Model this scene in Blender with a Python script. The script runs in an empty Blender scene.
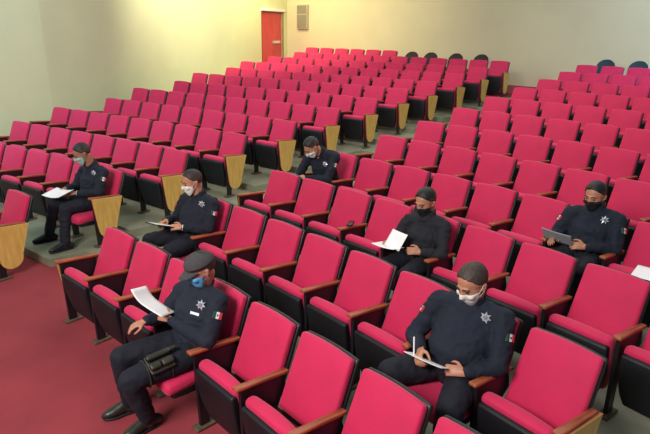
import bpy, bmesh, math, random
from mathutils import Vector, Matrix, Euler, noise

random.seed(7)
scene = bpy.context.scene
COL = scene.collection
G = 1.0             # metres per layout unit

# ---------------------------------------------------------------- helpers
def link(o, parent=None):
    COL.objects.link(o)
    if parent is not None:
        o.parent = parent
    return o

def mesh_from_bm(name, bm, mats, smooth=True):
    me = bpy.data.meshes.new(name)
    bmesh.ops.recalc_face_normals(bm, faces=bm.faces)
    bm.to_mesh(me); bm.free()
    for m in (mats if isinstance(mats, (list, tuple)) else [mats]):
        me.materials.append(m)
    if smooth:
        for p in me.polygons:
            p.use_smooth = True
    return me

def obj(name, bm, mats, parent=None, smooth=True, label=None):
    me = mesh_from_bm(name, bm, mats, smooth)
    o = link(bpy.data.objects.new(name, me), parent)
    if label:
        o['label'] = label
    return o

def tag(o, label, cat, group=None, kind=None):
    if label: o['label'] = label
    if cat: o['category'] = cat
    if group: o['group'] = group
    if kind: o['kind'] = kind
    return o

def empty(name, matrix=None):
    o = bpy.data.objects.new(name, None)
    o.empty_display_size = 0.1
    COL.objects.link(o)
    if matrix is not None:
        o.matrix_world = matrix
    return o

def structure(name, bm, mats, smooth=False):
    o = obj(name, bm, mats, None, smooth)
    o['kind'] = 'structure'
    return o

# ---------------------------------------------------------------- materials
def new_mat(name):
    m = bpy.data.materials.new(name); m.use_nodes = True
    nt = m.node_tree
    return m, nt, nt.nodes['Principled BSDF']

def srgb(r, g, b):
    f = lambda c: (c/255/12.92) if c/255 <= .04045 else ((c/255+.055)/1.055)**2.4
    return (f(r), f(g), f(b), 1)

def mat(name, rgb, rough=.6, metal=0., scale=None, amount=.15, bump=0., bscale=None, sheen=0., spec=None):
    m, nt, b = new_mat(name)
    c = srgb(*rgb)
    b.inputs['Base Color'].default_value = c
    b.inputs['Roughness'].default_value = rough
    b.inputs['Metallic'].default_value = metal
    if spec is not None: b.inputs['Specular IOR Level'].default_value = spec
    if sheen: 
        b.inputs['Sheen Weight'].default_value = sheen
        b.inputs['Sheen Tint'].default_value = (1, .6, .7, 1)
    tc = nt.nodes.new('ShaderNodeTexCoord')
    if scale:
        n = nt.nodes.new('ShaderNodeTexNoise'); n.inputs['Scale'].default_value = scale; n.inputs['Detail'].default_value = 5
        nt.links.new(tc.outputs['Object'], n.inputs['Vector'])
        r = nt.nodes.new('ShaderNodeValToRGB')
        r.color_ramp.elements[0].position = .3; r.color_ramp.elements[1].position = .7
        r.color_ramp.elements[0].color = tuple(x*(1-amount) for x in c[:3])+(1,)
        r.color_ramp.elements[1].color = tuple(min(1, x*(1+amount)) for x in c[:3])+(1,)
        nt.links.new(n.outputs['Fac'], r.inputs['Fac'])
        nt.links.new(r.outputs['Color'], b.inputs['Base Color'])
    if bump:
        n2 = nt.nodes.new('ShaderNodeTexNoise'); n2.inputs['Scale'].default_value = bscale or 200; n2.inputs['Detail'].default_value = 3
        nt.links.new(tc.outputs['Object'], n2.inputs['Vector'])
        bp = nt.nodes.new('ShaderNodeBump'); bp.inputs['Strength'].default_value = bump; bp.inputs['Distance'].default_value = .004
        nt.links.new(n2.outputs['Fac'], bp.inputs['Height']); nt.links.new(bp.outputs['Normal'], b.inputs['Normal'])
    return m

def wood_mat(name, c1, c2, rough=.4, vec=(3, 30, 30)):
    m, nt, b = new_mat(name)
    tc = nt.nodes.new('ShaderNodeTexCoord'); mp = nt.nodes.new('ShaderNodeMapping')
    mp.inputs['Scale'].default_value = vec
    n = nt.nodes.new('ShaderNodeTexNoise'); n.inputs['Scale'].default_value = 1.6; n.inputs['Detail'].default_value = 6
    r = nt.nodes.new('ShaderNodeValToRGB')
    r.color_ramp.elements[0].position = .3; r.color_ramp.elements[1].position = .72
    r.color_ramp.elements[0].color = srgb(*c1); r.color_ramp.elements[1].color = srgb(*c2)
    nt.links.new(tc.outputs['Object'], mp.inputs['Vector']); nt.links.new(mp.outputs['Vector'], n.inputs['Vector'])
    nt.links.new(n.outputs['Fac'], r.inputs['Fac']); nt.links.new(r.outputs['Color'], b.inputs['Base Color'])
    b.inputs['Roughness'].default_value = rough
    return m

M = {}
M['fabric'] = mat('crimson_fabric', (203, 25, 78), .75, scale=6, amount=.07, bump=.25, bscale=260, sheen=.25)
M['shell'] = mat('black_plastic', (30, 29, 33), .42, scale=9, amount=.2)
M['pan'] = mat('black_board', (17, 17, 22), .55, scale=5, amount=.25)
M['iron'] = mat('black_iron', (24, 23, 27), .45, scale=7, amount=.2)
M['foot'] = mat('worn_metal_foot', (98, 84, 64), .6, .2, scale=20, amount=.3)
M['arm'] = wood_mat('brown_wood', (128, 58, 34), (176, 96, 56), .38, (24, 3, 24))
M['panel'] = wood_mat('yellow_wood', (206, 162, 80), (228, 188, 104), .4, (18, 18, 3))
M['carpet'] = mat('red_carpet', (146, 52, 59), .95, scale=2.2, amount=.12, bump=.5, bscale=160)
M['tread'] = mat('green_grey_floor', (138, 140, 116), .55, scale=2.5, amount=.22)
M['wall'] = mat('cream_paint', (218, 218, 172), .8, scale=.8, amount=.05)
M['wall_back'] = mat('beige_paint', (214, 198, 160), .85, scale=.7, amount=.05)
M['base'] = mat('brown_baseboard', (96, 58, 44), .6, scale=6)
M['door'] = mat('red_door', (205, 58, 66), .4, scale=3, amount=.1)
M['frame'] = mat('dark_red_frame', (136, 40, 46), .5, scale=4)
M['frame_grey'] = mat('tan_steel_frame', (150, 128, 92), .5, scale=4)  # tan tone of the door's side jamb
M['chrome'] = mat('bright_metal', (225, 225, 225), .25, .7)
M['grille'] = mat('grey_grille', (176, 164, 134), .7, scale=60, amount=.25)
M['grille_dark'] = mat('grey_grille_mesh', (138, 128, 108), .7, scale=60, amount=.25)
M['skin'] = mat('skin', (188, 130, 100), .5, scale=14, amount=.08)
M['skin_dark'] = mat('skin_deeper', (164, 110, 84), .5, scale=14, amount=.08)
M['hair'] = mat('black_hair', (22, 19, 19), .55, scale=60, amount=.4, bump=.6, bscale=120)
M['hair_fade'] = mat('close_cut_hair', (66, 48, 40), .6, scale=80, amount=.3, bump=.4, bscale=160)
M['hair_brown'] = mat('dark_brown_hair', (46, 36, 31), .6, scale=60, amount=.4, bump=.6, bscale=120)
M['hair_grey'] = mat('greying_hair', (64, 51, 44), .6, scale=60, amount=.4, bump=.6, bscale=120)
M['navy'] = mat('navy_uniform', (18, 22, 36), .85, scale=5, amount=.2, bump=.3, bscale=90)
M['navy_blue'] = mat('dark_blue_uniform', (18, 26, 41), .85, scale=5, amount=.2, bump=.3, bscale=90)
M['charcoal'] = mat('charcoal_sweater', (28, 28, 34), .85, scale=5, amount=.2, bump=.4, bscale=140)
M['trouser'] = mat('dark_navy_trousers', (15, 19, 31), .85, scale=4, amount=.2, bump=.3, bscale=80)
M['boot'] = mat('dark_olive_boot', (40, 42, 32), .4, scale=6)
M['shoe'] = mat('black_shoe', (20, 20, 24), .35, scale=6)
M['sole'] = mat('black_rubber_sole', (16, 16, 17), .7)
M['mask_white'] = mat('white_mask', (232, 230, 220), .8, scale=30, amount=.05)
M['mask_blue'] = mat('blue_mask', (84, 160, 206), .8, scale=30, amount=.06)
M['mask_green'] = mat('pale_green_mask', (160, 205, 190), .8, scale=30, amount=.06)
M['mask_black'] = mat('black_mask', (18, 18, 22), .8, scale=30, amount=.2)
M['cap'] = mat('grey_cap', (66, 64, 64), .85, scale=30, amount=.15, bump=.3, bscale=120)
M['silver'] = mat('silver_badge', (205, 208, 214), .3, .55)
M['paper'] = mat('white_paper', (244, 242, 240), .7, scale=3, amount=.02)
M['print'] = mat('printed_ink', (120, 120, 125), .7)
M['paper_grey'] = mat('grey_paper', (168, 170, 172), .7, scale=3, amount=.03)
M['board'] = mat('dark_clipboard', (40, 34, 32), .5, scale=4)
M['flag_g'] = mat('patch_green', (30, 84, 60), .8)
M['flag_w'] = mat('patch_white', (235, 235, 235), .8)
M['flag_r'] = mat('patch_red', (190, 44, 58), .8)
M['pouch'] = mat('dark_olive_holster', (44, 44, 34), .5, scale=12, amount=.35)
M['eye'] = mat('dark_eye', (28, 20, 18), .25)
M['stack'] = mat('black_chair_fabric', (46, 34, 30), .7, scale=9, amount=.25)
M['stack_blue'] = mat('blue_black_chair_fabric', (26, 52, 62), .7, scale=9, amount=.2)
M['watch'] = mat('pale_watch', (215, 215, 220), .3, .5)

# ---------------------------------------------------------------- geometry helpers
def rbox_into(bm, size, r, fn=None, mi=0, n_mid=3):
    """rounded box centred on the origin, every vertex then passed through fn"""
    hs = [s/2 for s in size]
    r = min(r, min(hs)*.999)
    axes = []
    for h in hs:
        mids = [-(h-r) + 2*(h-r)*k/(n_mid+1) for k in range(n_mid+2)] if h-r > 1e-4 else [0.0]
        axes.append([-h, -h+.35*r] + mids + [h-.35*r, h])
    verts = {}
    def v(ix, iy, iz):
        k = (ix, iy, iz)
        if k not in verts:
            p = Vector((axes[0][ix], axes[1][iy], axes[2][iz]))
            q = Vector([max(-(h-r), min(h-r, c)) for c, h in zip(p, hs)])
            d = p-q
            if d.length > 1e-9: p = q + d.normalized()*r
            if fn: p = fn(p)
            verts[k] = bm.verts.new(p)
        return verts[k]
    nx, ny, nz = [len(a) for a in axes]
    def quad(a, b, c, d):
        try:
            f = bm.faces.new((a, b, c, d)); f.material_index = mi
        except ValueError: pass
    for i in range(nx-1):
        for j in range(ny-1):
            quad(v(i,j,0), v(i,j+1,0), v(i+1,j+1,0), v(i+1,j,0)); quad(v(i,j,nz-1), v(i+1,j,nz-1), v(i+1,j+1,nz-1), v(i,j+1,nz-1))
    for i in range(nx-1):
        for k in range(nz-1):
            quad(v(i,0,k), v(i+1,0,k), v(i+1,0,k+1), v(i,0,k+1)); quad(v(i,ny-1,k), v(i,ny-1,k+1), v(i+1,ny-1,k+1), v(i+1,ny-1,k))
    for j in range(ny-1):
        for k in range(nz-1):
            quad(v(0,j,k), v(0,j,k+1), v(0,j+1,k+1), v(0,j+1,k)); quad(v(nx-1,j,k), v(nx-1,j+1,k), v(nx-1,j+1,k+1), v(nx-1,j,k+1))

def box_into(bm, lo, hi, mi=0, fn=None):
    x0,y0,z0 = lo; x1,y1,z1 = hi
    P = [(x0,y0,z0),(x1,y0,z0),(x1,y1,z0),(x0,y1,z0),(x0,y0,z1),(x1,y0,z1),(x1,y1,z1),(x0,y1,z1)]
    vs = [bm.verts.new(fn(Vector(p)) if fn else p) for p in P]
    for f in ((0,3,2,1),(4,5,6,7),(0,1,5,4),(1,2,6,5),(2,3,7,6),(3,0,4,7)):
        bm.faces.new([vs[i] for i in f]).material_index = mi

def prism_into(bm, poly, a, b, axis='x', mi=0):
    """polygon given in the two other axes, extruded from a to b along axis"""
    def P(t, q):
        return {'x': (t, q[0], q[1]), 'y': (q[0], t, q[1]), 'z': (q[0], q[1], t)}[axis]
    A = [bm.verts.new(P(a, q)) for q in poly]; B = [bm.verts.new(P(b, q)) for q in poly]
    bm.faces.new(A).material_index = mi; bm.faces.new(B[::-1]).material_index = mi
    n = len(poly)
    for i in range(n):
        bm.faces.new((A[i], B[i], B[(i+1) % n], A[(i+1) % n])).material_index = mi

def tube_into(bm, pts, radii, seg=14, mi=0, up=None, caps=True):
    """closed tapered tube through pts; a radius is a number or (rx, ry); ends rounded. up fixes the rx axis direction (approximate x axis)"""
    pts = [Vector(p) for p in pts]
    rr = [(r, r) if not isinstance(r, (tuple, list)) else tuple(r) for r in radii]
    n = len(pts)
    tang = [(pts[min(i+1, n-1)]-pts[max(i-1, 0)]).normalized() for i in range(n)]
    P, R, T = [], [], []
    def push(p, r, t): P.append(p); R.append(r); T.append(t)
    if caps:
        m0 = min(rr[0])
        for a in (80, 55, 28):
            push(pts[0]-tang[0]*m0*math.sin(math.radians(a)), tuple(c*math.cos(math.radians(a)) for c in rr[0]), tang[0])
    for i in range(n): push(pts[i], rr[i], tang[i])
    if caps:
        m1 = min(rr[-1])
        for a in (28, 55, 80):
            push(pts[-1]+tang[-1]*m1*math.sin(math.radians(a)), tuple(c*math.cos(math.radians(a)) for c in rr[-1]), tang[-1])
    ref = Vector(up) if up is not None else None
    rings = []
    xprev = None
    for p, r, t in zip(P, R, T):
        if ref is not None: x = ref - t*ref.dot(t)
        elif xprev is not None: x = xprev - t*xprev.dot(t)
        else:
            a = Vector((0, 0, 1)) if abs(t.z) < .9 else Vector((1, 0, 0))
            x = a.cross(t)
        if x.length < 1e-6: x = t.orthogonal()
        x.normalize(); xprev = x; y = t.cross(x)
        rings.append([bm.verts.new(p + x*r[0]*math.cos(2*math.pi*k/seg) + y*r[1]*math.sin(2*math.pi*k/seg)) for k in range(seg)])
    for A, B in zip(rings[:-1], rings[1:]):
        for k in range(seg):
            bm.faces.new((A[k], A[(k+1) % seg], B[(k+1) % seg], B[k])).material_index = mi
    bm.faces.new(rings[0][::-1]).material_index = mi; bm.faces.new(rings[-1]).material_index = mi

def ell_into(bm, c, r, rot=None, sub=3, mi=0):
    g = bmesh.ops.create_icosphere(bm, subdivisions=sub, radius=1)
    Mx = rot.to_matrix() if isinstance(rot, Euler) else (rot if rot is not None else Matrix.Identity(3))
    for v in g['verts']:
        v.co = Mx @ Vector((v.co.x*r[0], v.co.y*r[1], v.co.z*r[2])) + Vector(c)
    if mi:
        for v in g['verts']:
            for f in v.link_faces: f.material_index = mi

def remeshed(bm, voxel, smooth_it=2, wrinkle=0., wscale=9., seed=0, fn=None):
    me = bpy.data.meshes.new('tmp'); bmesh.ops.recalc_face_normals(bm, faces=bm.faces); bm.to_mesh(me); bm.free()
    o = bpy.data.objects.new('tmp', me); COL.objects.link(o)
    md = o.modifiers.new('r', 'REMESH'); md.mode = 'VOXEL'; md.voxel_size = voxel
    dg = bpy.context.evaluated_depsgraph_get(); dg.update()
    me2 = bpy.data.meshes.new_from_object(o.evaluated_get(dg))
    bpy.data.objects.remove(o); bpy.data.meshes.remove(me)
    b2 = bmesh.new(); b2.from_mesh(me2); bpy.data.meshes.remove(me2)
    for _ in range(smooth_it):
        bmesh.ops.smooth_vert(b2, verts=b2.verts, factor=.5, use_axis_x=True, use_axis_y=True, use_axis_z=True)
    if wrinkle:
        b2.normal_update()
        for v in b2.verts:
            p = v.co*wscale + Vector((seed*7.3, seed*3.1, seed))
            a = noise.noise(p) + .5*noise.noise(p*2.3)
            a = 1-2*abs(a)      # fold-like ridges
            v.co += v.normal*(a*wrinkle)
    if fn:
        for v in b2.verts: v.co = fn(v.co)
    return b2

# ---------------------------------------------------------------- layout of the rows (layout units, scaled by G)
X_M, A_M, X_L, A_L = 3.519534, -0.063758, 1.429791, -0.066777
W_B, K, XC, KK, KL = 0.472931, 0.020058, 5.701738, -0.01015, -0.018481
PITCH, S_L, H_BACK = 0.56, 0.995804, 0.8882
OFF = {'M1': (0.0011, 0.0004, 0.0057, 5.633), 'M2': (0.0085, 0.0116, -0.0148, 5.649), 'M3': (-0.046, 0.0217, -0.0144, 5.428), 'M4': (0.0042, -0.0144, -0.0006, 5.291),
       'M5': (0.0341, -0.0435, -0.0145, 5.034), 'M6': (0.0231, -0.0673, 0.0105, 4.406), 'M7': (-0.0337, -0.006, 0.0077, 3.373), 'M8': (-0.0486, 0.0559, 0.006, 3.31),
       'M9': (-0.0251, 0.0776, -0.0016, 3.246), 'M10': (0.0129, 0.0499, 0.0, 2.946), 'M11': (0.0263, 0.0287, -0.0044, 3.118), 'M12': (-0.0018, 0.0206, 0.0, 2.818),
       'L1': (0.0348, -0.0569, 0.0, 1.903), 'L2': (0.0519, -0.0001, 0.0161, 0.342), 'L3': (0.0238, -0.0361, -0.0015, -0.628), 'L4': (-0.0432, 0.0048, 0.0004, -0.731),
       'L5': (0.0083, -0.0026, -0.013, -1.068), 'L6': (-0.0647, 0.0525, 0.0003, -1.454), 'L7': (-0.0108, 0.0366, -0.005, -1.209), 'L8': (-0.1078, 0.0801, 0.0043, -1.554),
       'L9': (0.0182, -0.0455, -0.0128, -1.621), 'L10': (0.0118, -0.0174, -0.0016, -1.966), 'L11': (0.0323, -0.0422, 0.0, -1.94), 'L12': (0.0358, -0.0395, 0.0035, -2.1),
       'L13': (0.1, 0, 0, -3)}

def row_y(x, r):
    b = -K*(1+KK*r)*(x-XC)**2
    if x < -.9: b -= KL*(1+KK*r)*(x+.9)**2
    return 1.072228*r + .000427*r*r + b

def row_z(r):
    return .097378*r + .000657*r*r

def row_pt(block, row, x):
    r = row-1
    dx, dy, sl, cx = OFF.get(block+str(row), (0, 0, 0, 0))
    return Vector((x+dx, row_y(x, r)+dy+sl*(x-cx), row_z(r)))

def seat_x(block, row, idx):
    r = row-1
    return (X_M + A_M*r + idx*PITCH) if block == 'M' else (X_L + A_L*r + idx*PITCH*S_L)

def seat_frame(block, row, idx):
    """matrix of a seat (origin on the floor under the top edge of its back, facing -y) and its width factor"""
    x = seat_x(block, row, idx)
    a = row_pt(block, row, x); b = row_pt(block, row, x+W_B)
    c = (a+b)/2*G; d = b-a
    ang = math.atan2(d.y, d.x)
    wf = math.hypot(d.x, d.y)*G/.473
    return Matrix.Translation(c) @ Matrix.Rotation(ang, 4, 'Z'), wf

# ---------------------------------------------------------------- theatre chair
def back_pt(s, d, x):
    """s along the back from 0 (bottom) to .537 (top), d out of the front face"""
    u = Vector((0, .3727, .928)); nrm = Vector((0, -.928, .3727))
    return Vector((x, -.2, .389)) + u*s + nrm*d

def me_backrest():
    bm = bmesh.new()
    def fn(p):
        s = p.z + .267; t = p.z/.269
        x = p.x*(1.0 - .02*t)
        s += .014*(1-(p.x/.238)**2)*max(0, t)          # gently arched top edge
        d = -p.y - .028
        if p.y < 0: d += .016*(1-(p.x/.238)**2)*(1-t*t)  # padded front
        d += -.012*(p.x/.238)**2*0
        return back_pt(s, d, x)
    rbox_into(bm, (.476, .056, .538), .022, fn, n_mid=5)
    return mesh_from_bm('backrest', bm, M['fabric'])

def me_back_shell():
    bm = bmesh.new()
    def fn(p):
        t = p.z/.30
        s = p.z + .240
        s += .014*(1-(p.x/.245)**2)*max(0, t)
        d = -p.y - .072 - .012*(1-t*t)*(1-(p.x/.24)**2)
        return back_pt(s, d, p.x*(1.0-.02*t))
    rbox_into(bm, (.49, .034, .60), .016, fn, n_mid=4)
    return mesh_from_bm('back_shell', bm, M['shell'])

PIV = Vector((0, -.41, .34))
FOLD = Matrix.Translation(PIV) @ Matrix.Rotation(math.radians(-79), 4, 'X') @ Matrix.Translation(-PIV)

def me_seat(folded):
    Mx = FOLD if folded else Matrix.Identity(4)
    bm = bmesh.new()
    def fn(p):
        # p.y -: front of the seat, +: rear
        x = p.x*(1 - .10*max(0, p.y/.25))
        z = p.z + (.014*(1-(p.x/.22)**2) if p.z > 0 else 0) - .02*max(0, -p.y/.25-.6)
        return Mx @ Vector((x, p.y-.427, z+.372))
    rbox_into(bm, (.474, .460, .090), .040, fn, n_mid=4)
    c = mesh_from_bm('seat_cushion', bm, M['fabric'])
    bm = bmesh.new()
    def fp(p):
        k = max(0, p.y/.24)
        x = p.x*(1 - .26*k*k)
        z = p.z - .016*(1-(p.y/.23)**2) * (1 if p.z < 0 else 0)
        return Mx @ Vector((x, p.y-.409, z+.320))
    rbox_into(bm, (.456, .415, .050), .018, fp, n_mid=4)
    return c, mesh_from_bm('seat_pan', bm, M['pan'])

def me_armrest(x):
    bm = bmesh.new()
    def fn(p):
        t = (p.y+.2125)/.425       # 0 front 1 rear
        return Vector((x+p.x*(1.06-.2*t), p.y-.295, p.z + .642 - .042*t))
    rbox_into(bm, (.056, .425, .028), .012, fn, n_mid=3)
    return mesh_from_bm('armrest', bm, M['arm'])

def me_frame(x):
    bm = bmesh.new()
    poly = [(-.13, .592), (-.47, .626), (-.45, .02), (-.375, .02), (-.375, .26), (-.22, .37), (-.10, .47)]
    prism_into(bm, poly, x-.014, x+.014)
    return mesh_from_bm('side_frame', bm, M['iron'], False)

def me_foot(x):
    bm = bmesh.new()
    rbox_into(bm, (.08, .17, .022), .008, lambda p: p+Vector((x, -.412, .012)), n_mid=1)
    return mesh_from_bm('foot', bm, M['foot'])

def me_end_panel(x, side):
    bm = bmesh.new()
    poly = [(-.065, .598), (-.49, .636), (-.440, .25)]
    c = (-.305, .238); r = .130
    for k in range(13):
        a = math.radians(180 + 188*k/12 - 2)
        poly.append((c[0]+r*math.cos(a)*1.0, c[1]+r*math.sin(a)))
    prism_into(bm, poly, x+side*.017, x+side*.040)
    bm.normal_update()
    for f in bm.faces: f.material_index = 0 if len(f.verts) > 4 else 1
    bmesh.ops.bevel(bm, geom=[e for e in bm.edges], offset=.003, segments=1, affect='EDGES')
    return mesh_from_bm('end_panel', bm, [M['panel'], M['arm']], False)

AX = .280
ME = {'backrest': me_backrest(), 'back_shell': me_back_shell()}
ME['cf'], ME['pf'] = me_seat(True)
ME['cd'], ME['pd'] = me_seat(False)
for sd, s in (('r', 1), ('l', -1)):
    ME['arm'+sd] = me_armrest(AX*s); ME['frame'+sd] = me_frame(AX*s); ME['foot'+sd] = me_foot(AX*s); ME['panel'+sd] = me_end_panel(AX*s, s)

def mk(name, me, parent, label=None):
    o = link(bpy.data.objects.new(name, me), parent)
    if label: o['label'] = label
    return o

def make_chair(folded, left_end, right_panel, left_panel, right_arm=True):
    root = empty('theatre_chair')
    mk('backrest', ME['backrest'], root, 'crimson upholstered backrest')
    mk('back_shell', ME['back_shell'], root, 'black plastic shell behind the backrest')
    mk('seat_cushion', ME['cf' if folded else 'cd'], root, 'crimson seat cushion')
    mk('seat_pan', ME['pf' if folded else 'pd'], root, 'black underside of the seat')
    sides = (['r'] if right_arm else []) + (['l'] if left_end else [])
    for sd in sides:
        mk('armrest', ME['arm'+sd], root, 'brown wooden armrest')
        f = mk('side_frame', ME['frame'+sd], root, 'black metal side frame')
        mk('foot', ME['foot'+sd], f)
        if (sd == 'r' and right_panel) or (sd == 'l' and left_panel):
            mk('end_panel', ME['panel'+sd], root, 'yellow wooden end panel with a rounded bottom')
    return root

def copy_tree(o, parent=None):
    c = o.copy(); COL.objects.link(c)
    if parent is not None:
        c.parent = parent; c.matrix_parent_inverse = o.matrix_parent_inverse.copy()
    for ch in o.children: copy_tree(ch, c)
    return c

ORD = ['', 'first', 'second', 'third', 'fourth', 'fifth', 'sixth', 'seventh', 'eighth', 'ninth', 'tenth', 'eleventh', 'twelfth', 'thirteenth', 'fourteenth']
OCC = {('M', 1, 3): 'lowered red theatre seat under the capped officer in the front row',
       ('L', 2, 0): 'lowered red theatre seat with yellow end panel under the officer at far left',
       ('M', 2, 0): 'lowered red theatre seat under the officer holding a clipboard beside the aisle',
       ('M', 4, 0): 'lowered red theatre seat under the officer bent forward beside the aisle',
       ('M', 3, 4): 'lowered red theatre seat under the person in a plain charcoal sweater',
       ('M', 2, 6): 'lowered red theatre seat under the heavyset officer writing in the second row',
       ('M', 4, 6): 'lowered red theatre seat under the officer in a black mask at the right'}
ROWS_L = {1: 1, 2: 6, 3: 8, 4: 9, 5: 9, 6: 10, 7: 10, 8: 11, 9: 11, 10: 12, 11: 12, 12: 12}
ROWS_M = {1: 8, 2: 8, 3: 9, 4: 9, 5: 8, 6: 7, 7: 7, 8: 6, 9: 6, 10: 5, 11: 5, 12: 4}
PROTO = {}
def place_chair(block, row, idx, left_end, rp, lp, label, group):
    folded = (block, row, idx) not in OCC
    key = (folded, left_end, rp, lp)
    Mx, wf = seat_frame(block, row, idx)
    if key not in PROTO:
        o = PROTO[key] = make_chair(*key)
    else:
        o = copy_tree(PROTO[key])
    o.matrix_world = Mx @ Matrix.Diagonal((wf, 1, 1, 1))
    tag(o, OCC.get((block, row, idx), label), 'theatre seat', group)
    return o

for row, n in ROWS_L.items():
    for k in range(n):
        idx = -k
        what = 'folded red theatre seat with yellow end panel beside the aisle' if k == 0 else 'folded red theatre seat, %s from the aisle' % ORD[k+1]
        lab = '%s, %s row of left block' % (what, ORD[row])
        place_chair('L', row, idx, k == n-1, k == 0, k == n-1, lab, 'red theatre seats of the left block')
for k in range(7, 13):
    lab = 'red theatre seat in rearmost short row by back wall, %s from left' % ORD[13-k]
    place_chair('L', 13, -k, k == 12, False, False, lab, 'red theatre seats of the left block')
for row, n in ROWS_M.items():
    for k in range(n):
        what = 'folded red theatre seat beside the aisle' if k == 0 else 'folded red theatre seat, %s from the aisle' % ORD[k+1]
        if (row, k) == (2, 7): what = 'red theatre seat with yellow end panel at right end'
        lab = '%s, %s row of right block' % (what, ORD[row])
        place_chair('M', row, k, k == 0, (row, k) in ((2, 7), (1, 7)), k == 0, lab, 'red theatre seats of the right block')

# loose black chairs along the back wall
def loose_chair(block, idx, label):
    Mx, wf = seat_frame(block, 13, idx)
    root = empty('black_chair', Mx)
    tag(root, label, 'chair', 'loose black chairs at the back wall')
    bm = bmesh.new()
    def fb(p):
        t = p.z/.22
        x = p.x*(math.sqrt(max(0, 1-max(0, t)**2.6))*.97+.03 if t > 0 else 1-.12*t*t)
        return Vector((x, p.y + .02 + .10*t - .06*(1-(p.x/.22)**2)*-1*.5, p.z+.655))
    rbox_into(bm, (.44, .05, .44), .022, fb, n_mid=7)
    obj('backrest', bm, M['stack' if block == 'L' else 'stack_blue'], root)
    bm = bmesh.new()
    rbox_into(bm, (.46, .44, .07), .032, lambda p: p+Vector((0, -.24, .45)), n_mid=2)
    obj('seat', bm, M['stack' if block == 'L' else 'stack_blue'], root)
    for sx in (-1, 1):
        bm = bmesh.new(); tube_into(bm, [(sx*.2, -.42, .43), (sx*.23, -.46, .01)], [.011, .011], 8); obj('leg', bm, M['iron'], root)
        bm = bmesh.new(); tube_into(bm, [(sx*.19, .05, .68), (sx*.19, -.02, .45), (sx*.22, .04, .01)], [.011, .011, .011], 8); obj('leg', bm, M['iron'], root)
for b, i, lab in (('L', -5.75, 'loose black round-backed chair standing beside the rearmost short row of red seats'), ('L', -4.68, 'second loose black round-backed chair from the left at the back wall'),
                  ('L', -3.32, 'third loose black round-backed chair from the left at the back wall'), ('L', -2.02, 'loose black round-backed chair behind the aisle end of the left block'),
                  ('M', .1, 'left of two loose black round-backed chairs behind the right block'), ('M', 1.42, 'right of two loose black round-backed chairs behind the right block')):
    loose_chair(b, i, lab)

# ---------------------------------------------------------------- floor and walls
bm = bmesh.new()
box_into(bm, (-9.5, -9, -.1), (15, 14.6, 0))
structure('floor', bm, M['carpet'])

def edge_pt(x, row, back=0.):
    """front edge of the tier that carries a row"""
    r = row-1
    e = .01; s = (row_y(x+e, r)-row_y(x-e, r))/(2*e)
    return Vector((x*G, (row_y(x, r) - 1.03*math.sqrt(1+s*s) + back)*G))
bm = bmesh.new()
XL_EDGE = lambda row: 2.03 + A_L*(row-2)
XM_EDGE = lambda row: 3.34 + A_M*(row-2)
for row in range(2, 14):
    zt = row_z(row-1)*G; mi = 1 if row == 13 else 0
    for a, b, back in ((-9.2, XL_EDGE(row), 0.), (XL_EDGE(row), XM_EDGE(row), .42), (XM_EDGE(row), 14., 0.)):
        n = max(2, int((b-a)/.5))
        xs = [a+(b-a)*i/n for i in range(n+1)]
        front = [edge_pt(x, row, back) for x in xs]
        poly = [(p.x, p.y) for p in front] + [(b*G, 14.5), (a*G, 14.5)]
        prism_into(bm, poly, -.02 + .0004*row, zt, 'z', mi)
structure('floor_tiers', bm, [M['tread'], M['carpet']])

WA = Vector((-3.62, 1.6)); WB = Vector((-9.121, 12.746))          # left wall line
wdir = (WB-WA).normalized(); wnor = Vector((-wdir.y, wdir.x))       # outward
bdir = Vector((1, .08)).normalized(); bnor = Vector((-.08, 1)).normalized()
CORNER = Vector((-9.121, 12.746))
BEND = Vector((-3.78, 1.924))  # bend added so the front stretch of wall takes a different shading
FOREDIR = Vector((.36, -.93)).normalized()
H_W = 6.6
def wall_prism(p, q, nrm, t=.2, z0=0., z1=H_W):
    bm = bmesh.new()
    poly = [(p.x, p.y), (q.x, q.y), (q.x+nrm.x*t, q.y+nrm.y*t), (p.x+nrm.x*t, p.y+nrm.y*t)]
    prism_into(bm, poly, z0, z1, 'z')
    return bm
def along(p, d, t): return Vector((p.x+d.x*t, p.y+d.y*t))
# left wall with a door opening near the corner
d0, d1 = (Vector((-8.118, 10.715))-BEND).length, (Vector((-8.984, 12.468))-BEND).length
DZ0, DZ1 = row_z(11)*G, 3.32
L_END = (CORNER-BEND).length
bm = bmesh.new()
for a, b, z0, z1 in ((0, d0, 0, H_W), (d1, L_END+.05, 0, H_W), (d0, d1, DZ1, H_W)):
    p, q = along(BEND, wdir, a), along(BEND, wdir, b)
    poly = [(p.x, p.y), (q.x, q.y), (q.x+wnor.x*.2, q.y+wnor.y*.2), (p.x+wnor.x*.2, p.y+wnor.y*.2)]
    prism_into(bm, poly, z0, z1, 'z')
structure('wall_left', bm, M['wall'])
fn_ = Vector((FOREDIR.y, -FOREDIR.x))
if fn_.x > 0: fn_ = -fn_
structure('wall_front_left', wall_prism(BEND, along(BEND, FOREDIR, 7.), fn_), M['wall'])
structure('wall_back', wall_prism(CORNER, along(CORNER, bdir, 18.), bnor), M['wall_back'])
bm = bmesh.new()
p, q = along(CORNER, bdir, .05), along(CORNER, bdir, 18.)
poly = [(p.x, p.y), (q.x, q.y), (q.x-bnor.x*.02, q.y-bnor.y*.02), (p.x-bnor.x*.02, p.y-bnor.y*.02)]
prism_into(bm, poly, DZ0, DZ0+.11, 'z')
structure('baseboard_back', bm, M['base'])

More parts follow.
